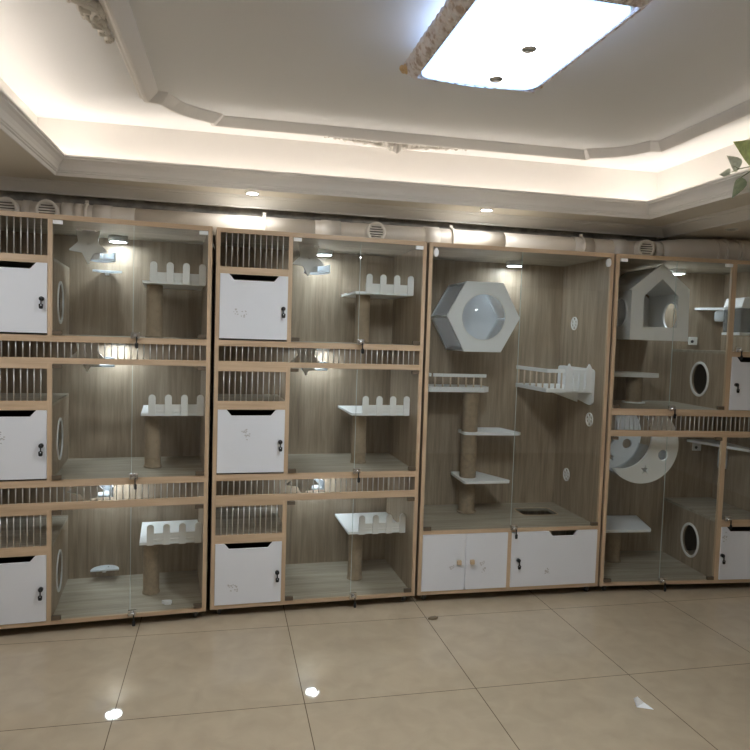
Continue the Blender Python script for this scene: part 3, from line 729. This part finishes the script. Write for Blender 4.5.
# plaster acanthus reliefs beside the frame
def relief(L, w):
    mb = MB(); r = random.Random(3)
    for s in (-1, 1):
        pts = []; 
        for k in range(26):
            t = k / 25; pts.append((s * (.03 + L * .42 * t), .02 + w * .45 * (1 - t) * abs(math.sin(t * 8)) + .01, .012))
        mb.tube(pts, [.016 * (1 - .7 * k / 25) for k in range(26)], 8)
        for j in range(7):
            t = j / 6; cx = s * (.05 + L * .40 * t); R = w * .32 * (1 - .62 * t)
            sp = [(cx + s * R * (1 - q / 22) * math.cos(q * .55), .018 + R * .9 + R * (1 - q / 22) * math.sin(q * .55), .010 + .002 * (q % 3)) for q in range(18)]
            mb.tube(sp, [.012 * (1 - .5 * t) * (1 - q / 30) for q in range(18)], 7)
            for q in range(4):
                mb.ball((cx + r.uniform(-.5, .5) * R * 2, .02 + r.uniform(0, 1) * R * 2, .008), .016 * (1 - .55 * t), 5, (1.5, .8, .9))
    for q in range(7):
        a = PI * q / 6; mb.ball((.055 * math.cos(a), .035 + w * .55 * math.sin(a), .012), .024, 6, (.7, 1, .8))
    mb.ball((0, .05, .015), .03, 6)
    return mb
for nm, L, w, loc, rz in (('trim_ornament', .90, .15, (.965, 3.80, ZC), 0), ('trim_ornament', 1.05, .17, (-.395, 2.37, ZC), PI / 2)):
    mb = relief(L, w); me = mb.mesh(nm, 'relief'); o = link(nm, me); o['kind'] = 'structure'
    o.location = loc; o.rotation_euler = (PI, 0, rz) if rz == 0 else (0, 0, rz)
    turn.append(o)
    if rz == 0: o.rotation_euler = (0, 0, 0); o.scale = (1, 1, -1.9)
    else: o.scale = (1, 1, -1.9)

# ------------------------------------------------------------------ ceiling light
LC = (.967, 2.237, 2.6434)
t = bpy.data.objects.new('ceiling_light', None); COL.objects.link(t); t.location = LC
tag(t, 'large rectangular crystal ceiling light with a glowing white panel', 'ceiling light')
def lpart(name, mb, m, parent=None, off=LC): return link(name, mb.mesh(name, m, off), parent or t)
x0, x1, y0, y1 = .721, 1.214, 1.869, 2.604
def rr(x0, x1, y0, y1, r, bow=.025, n=7):
    o = []
    for cx, cy, a in ((x1 - r, y1 - r, 0), (x0 + r, y1 - r, PI / 2), (x0 + r, y0 + r, PI), (x1 - r, y0 + r, 1.5 * PI)):
        o += [(cx + r * math.cos(a + PI / 2 * k / n), cy + r * math.sin(a + PI / 2 * k / n)) for k in range(n + 1)]
        if a == 0: o += [(x1 - r - (x1 - x0 - 2 * r) * k / 8, y1 + bow * math.sin(PI * k / 8)) for k in range(1, 8)]
    return o
lpart('light_panel', MB().plate([rr(x0 + .005, x1 - .005, y0 + .005, y1 - .005, .06)], LC[2], LC[2] + .008, XY), 'lamp')['label'] = 'glowing white panel'
fm = MB()
def ringpts(e, z, n=90):
    w, h = x1 - x0 + 2 * e, y1 - y0 + 2 * e; X0, Y0 = x0 - e, y0 - e; o = []
    for k in range(n):
        q = k / n * 2 * (w + h)
        if q < w: o.append((X0 + q, Y0, z))
        elif q < w + h: o.append((X0 + w, Y0 + q - w, z))
        elif q < 2 * w + h: o.append((X0 + w - (q - w - h), Y0 + h, z))
        else: o.append((X0, Y0 + h - (q - 2 * w - h), z))
    return o
rows = [(.0, 2.6415), (.012, 2.6452), (.03, 2.6638), (.034, 2.674), (.044, 2.688), (.044, 2.7045), (.015, 2.712)]
nn = 180; vs = []
for e_, z_ in rows:
    for k, p in enumerate(ringpts(e_, z_, nn)):
        j = .004 * ((k % 3) - 1) if .01 < e_ < .08 else 0
        vs.append((p[0], p[1], p[2] + j))
fm.add(vs, [[i * nn + k, i * nn + (k + 1) % nn, (i + 1) * nn + (k + 1) % nn, (i + 1) * nn + k] for i in range(len(rows) - 1) for k in range(nn)])
f = lpart('crystal_frame', fm, 'crystal'); f['label'] = 'gold and crystal sloping rim'
lpart('housing', MB().box(x0 + .13, x1 - .13, y0 + .13, y1 - .13, LC[2] + .055, ZC), 'side_glow')['label'] = 'bluish glowing side of the lamp body'
lpart('backing', MB().box(x0 + .008, x1 - .008, y0 + .008, y1 - .008, LC[2] + .0085, LC[2] + .0545), 'grey_white')
for cx, cy in ((x0 - .03, y0 - .03), (x1 + .03, y0 - .03), (x0 - .03, y1 + .03), (x1 + .03, y1 + .03)):
    mb = MB()
    for q in range(6):
        a = q * PI / 3; mb.ball((cx + .02 * math.cos(a), cy + .02 * math.sin(a), 2.6852), .013, 5)
    mb.ball((cx, cy, 2.6805), .016, 6); lpart('corner_rosette', mb, 'gold', f)['label'] = 'gold corner rosette'
for x, y in ((.998, 2.465), (1.0, 2.186)):
    lpart('finial', MB().lathe([(0, -.03), (.021, -.03), (.027, -.025), (.027, -.016), (.008, -.010), (.008, 0)], lambda a, b, c: (x + a, y + b, LC[2] + c), 18), 'chrome')['label'] = 'dark round fixing knob'
# downlights in the soffit
def downlight(x, y, z, label, lit=True):
    d = bpy.data.objects.new('downlight', None); COL.objects.link(d); d.location = (x, y, z - .008)
    tag(d, label, 'downlight', 'recessed downlights')
    off = (x, y, z - .008)
    f = lambda a, b, c: (x + a, y + b, z + c)
    link('trim_ring', MB().lathe([(.040, -.0005), (.040, -.006), (.034, -.008), (.030, -.006), (.030, -.0005)], f, 28).mesh('trim_ring', 'grey_white' if lit else 'metal_rod', off), d)
    link('lens', MB().lathe([(0, -.004), (.0295, -.004), (.0295, -.001), (0, -.001)], f, 28).mesh('lens', 'down' if lit else 'black', off), d)
downlight(.150, 4.035, ZS, 'lit downlight in the soffit above the second cabinet from the left')
downlight(1.592, 4.0, ZS, 'lit downlight in the soffit above the hexagon-pod cabinet')
downlight(3.19, 3.776, ZB + .002, 'unlit dark downlight at the far right above the end cabinet', False)

# ------------------------------------------------------------------ vine on the cove edge
vx = 2.618
vine = bpy.data.objects.new('trailing_vine', None); COL.objects.link(vine); vine.location = (vx, 2.745, 2.534)
tag(vine, 'green leafy vine trailing over the cove edge at the right', 'vine')
vo = tuple(vine.location)
def vpart(name, mb, m): return link(name, mb.mesh(name, m, vo), vine)
st = MB()
for p in ([(vx, 2.606, 2.537), (vx, 2.745, 2.539), (vx - .005, 2.884, 2.532), (vx - .01, 2.977, 2.550), (vx - .015, 3.052, 2.555), (vx - .015, 3.117, 2.550)],
          [(vx, 2.745, 2.539), (vx, 2.857, 2.569), (vx, 2.931, 2.578)], [(vx, 2.792, 2.539), (vx - .02, 2.931, 2.532), (vx - .025, 3.005, 2.509), (vx - .025, 3.024, 2.504)], [(vx - .015, 3.052, 2.555), (vx - .015, 3.089, 2.578)]):
    st.tube(p, .0028, 6)
vpart('stem', st, 'leaf_d')
def leaf(base, tip, width, m, tilt=.0):
    b, t2 = Vector(base), Vector(tip); ax = t2 - b; L = ax.length; ax.normalize()
    side = ax.cross(Vector((1, tilt, .15))).normalized(); up = side.cross(ax)
    pr = [(0, .05), (.04, .55), (.16, .92), (.30, 1.0), (.5, .82), (.7, .52), (.86, .24), (1, .0)]
    mb = MB(); vs = []
    for q, w in pr:
        c = b + ax * L * q - up * .12 * L * q * q
        vs += [c + side * width * .5 * w + up * .012 * w, c, c - side * width * .5 * w + up * .012 * w]
    fs = []
    for k in range(len(pr) - 1):
        o = k * 3; fs += [[o, o + 3, o + 4, o + 1], [o + 1, o + 4, o + 5, o + 2]]
    n = len(vs); vs2 = [v - up * .0015 for v in vs]
    mb.add(vs + vs2, fs + [[i + n for i in f_][::-1] for f_ in fs], True)
    return vpart('leaf', mb, m)
leaf((vx, 2.931, 2.578), (vx - .01, 3.084, 2.704), .13, 'leaf')
leaf((vx - .015, 3.057, 2.555), (vx - .015, 3.131, 2.643), .075, 'leaf_g')
leaf((vx - .015, 3.117, 2.550), (vx - .015, 3.187, 2.555), .05, 'leaf_g')
leaf((vx - .025, 3.024, 2.504), (vx - .03, 3.059, 2.401), .085, 'leaf_d')

# ------------------------------------------------------------------ scraps on the floor
def scrap(name, x, y, z, s, m, label, cat, n=6, flat=.002, seed=1):
    r = random.Random(seed); mb = MB(); q = []
    for k in range(n):
        a = 2 * PI * k / n; R = s * r.uniform(.55, 1); q.append((x + R * math.cos(a), y + R * .7 * math.sin(a)))
    mb.plate([q], z + .0003, z + flat, XY)
    o = link(name, mb.mesh(name, m, (x, y, z))); o.location = (x, y, z); return tag(o, label, cat)
ps = MB(); pts = [(-.03, .01, .0005), (.035, -.02, .0005), (.02, .03, .006), (-.012, .035, .034), (-.034, .03, .030)]
ps.add([(x + 1.869, y + 2.57, z) for x, y, z in pts] + [(x + 1.870, y + 2.571, z + .001) for x, y, z in pts], [(0, 1, 2), (0, 2, 3), (0, 3, 4), (5, 7, 6), (5, 8, 7), (5, 9, 8)] + [(k, (k + 1) % 5, (k + 1) % 5 + 5, k + 5) for k in range(5)])
o = link('paper_scrap', ps.mesh('paper_scrap', 'scrap', (1.869, 2.57, 0))); o.location = (1.869, 2.57, 0); tag(o, 'small torn white paper scrap curling up from the floor tiles', 'scrap')
scrap('debris_crumb', 1.213, 3.632, 0, .035, 'debris', 'brown crumb of debris on the tile seam before the hexagon-pod cabinet', 'debris', 7, .008, 2)
q = place(0, (1.006, .10, .072))
scrap('tissue_scrap', q[0], q[1], q[2], .035, 'scrap', 'crumpled white tissue inside the bottom tier of the leftmost cabinet', 'scrap', 7, .018, 9)

# the tray ceiling is set a degree askew of the tile grid
TR = Matrix.Translation((.885, 3.95, 0)) @ Matrix.Rotation(-.02, 4, 'Z') @ Matrix.Translation((-.885, -3.95, 0))
bpy.context.view_layer.update()
for o in turn: o.matrix_world = TR @ o.matrix_world
# unseen fill lamps added along both sides to brighten the cabinet fronts
for x, y in ((-1.25, 2.3), (-1.25, 2.75), (2.95, 2.3), (2.98, 2.7)):
    l = bpy.data.lights.new('added_fill_lamp', 'AREA'); l.shape = 'DISK'; l.size = .09; l.energy = 3.5; l.color = (.93, .96, 1.0)
    o = bpy.data.objects.new('added_fill_lamp', l); COL.objects.link(o); o.location = (x, y, ZS - .005)

# ------------------------------------------------------------------ camera, world, view
cam = bpy.data.cameras.new('camera'); co = bpy.data.objects.new('camera', cam); COL.objects.link(co)
fw, r2, u2 = Vector((.221, .973, -.057)), Vector((.975, -.220, .032)), None
FPX = 671.06; PITCH, ROLL, YAW = .05743528, .03160909, .223600493
cp_, sp_, cr_, sr_ = math.cos(PITCH), math.sin(PITCH), math.cos(ROLL), math.sin(ROLL)
Fw, Up, Rt = Vector((0, cp_, -sp_)), Vector((0, sp_, cp_)), Vector((1, 0, 0))
Rz = Matrix.Rotation(-YAW, 3, 'Z')
rg, ug, bk = Rz @ (cr_ * Rt + sr_ * Up), Rz @ (-sr_ * Rt + cr_ * Up), Rz @ (-Fw)
mw = Matrix(((rg.x, ug.x, bk.x, 0), (rg.y, ug.y, bk.y, 0), (rg.z, ug.z, bk.z, 1.62461), (0, 0, 0, 1)))
co.matrix_world = mw
cam.sensor_width = 36; cam.lens = FPX / 750 * 36; cam.clip_start = .05
S.camera = co
w = bpy.data.worlds.new('world'); S.world = w; w.use_nodes = True
w.node_tree.nodes['Background'].inputs[0].default_value = (.9, .93, 1, 1); w.node_tree.nodes['Background'].inputs[1].default_value = .0
for o in list(S.objects):
    if '_b' in o: del o['_b']
S.view_settings.view_transform = 'Standard'; S.view_settings.look = 'None'
S.view_settings.gamma = 1; S.view_settings.exposure = 1.02
S.cycles.use_denoising = True
S.cycles.max_bounces = 10; S.cycles.transparent_max_bounces = 24; S.cycles.diffuse_bounces = 6
S.cycles.sample_clamp_indirect = 6
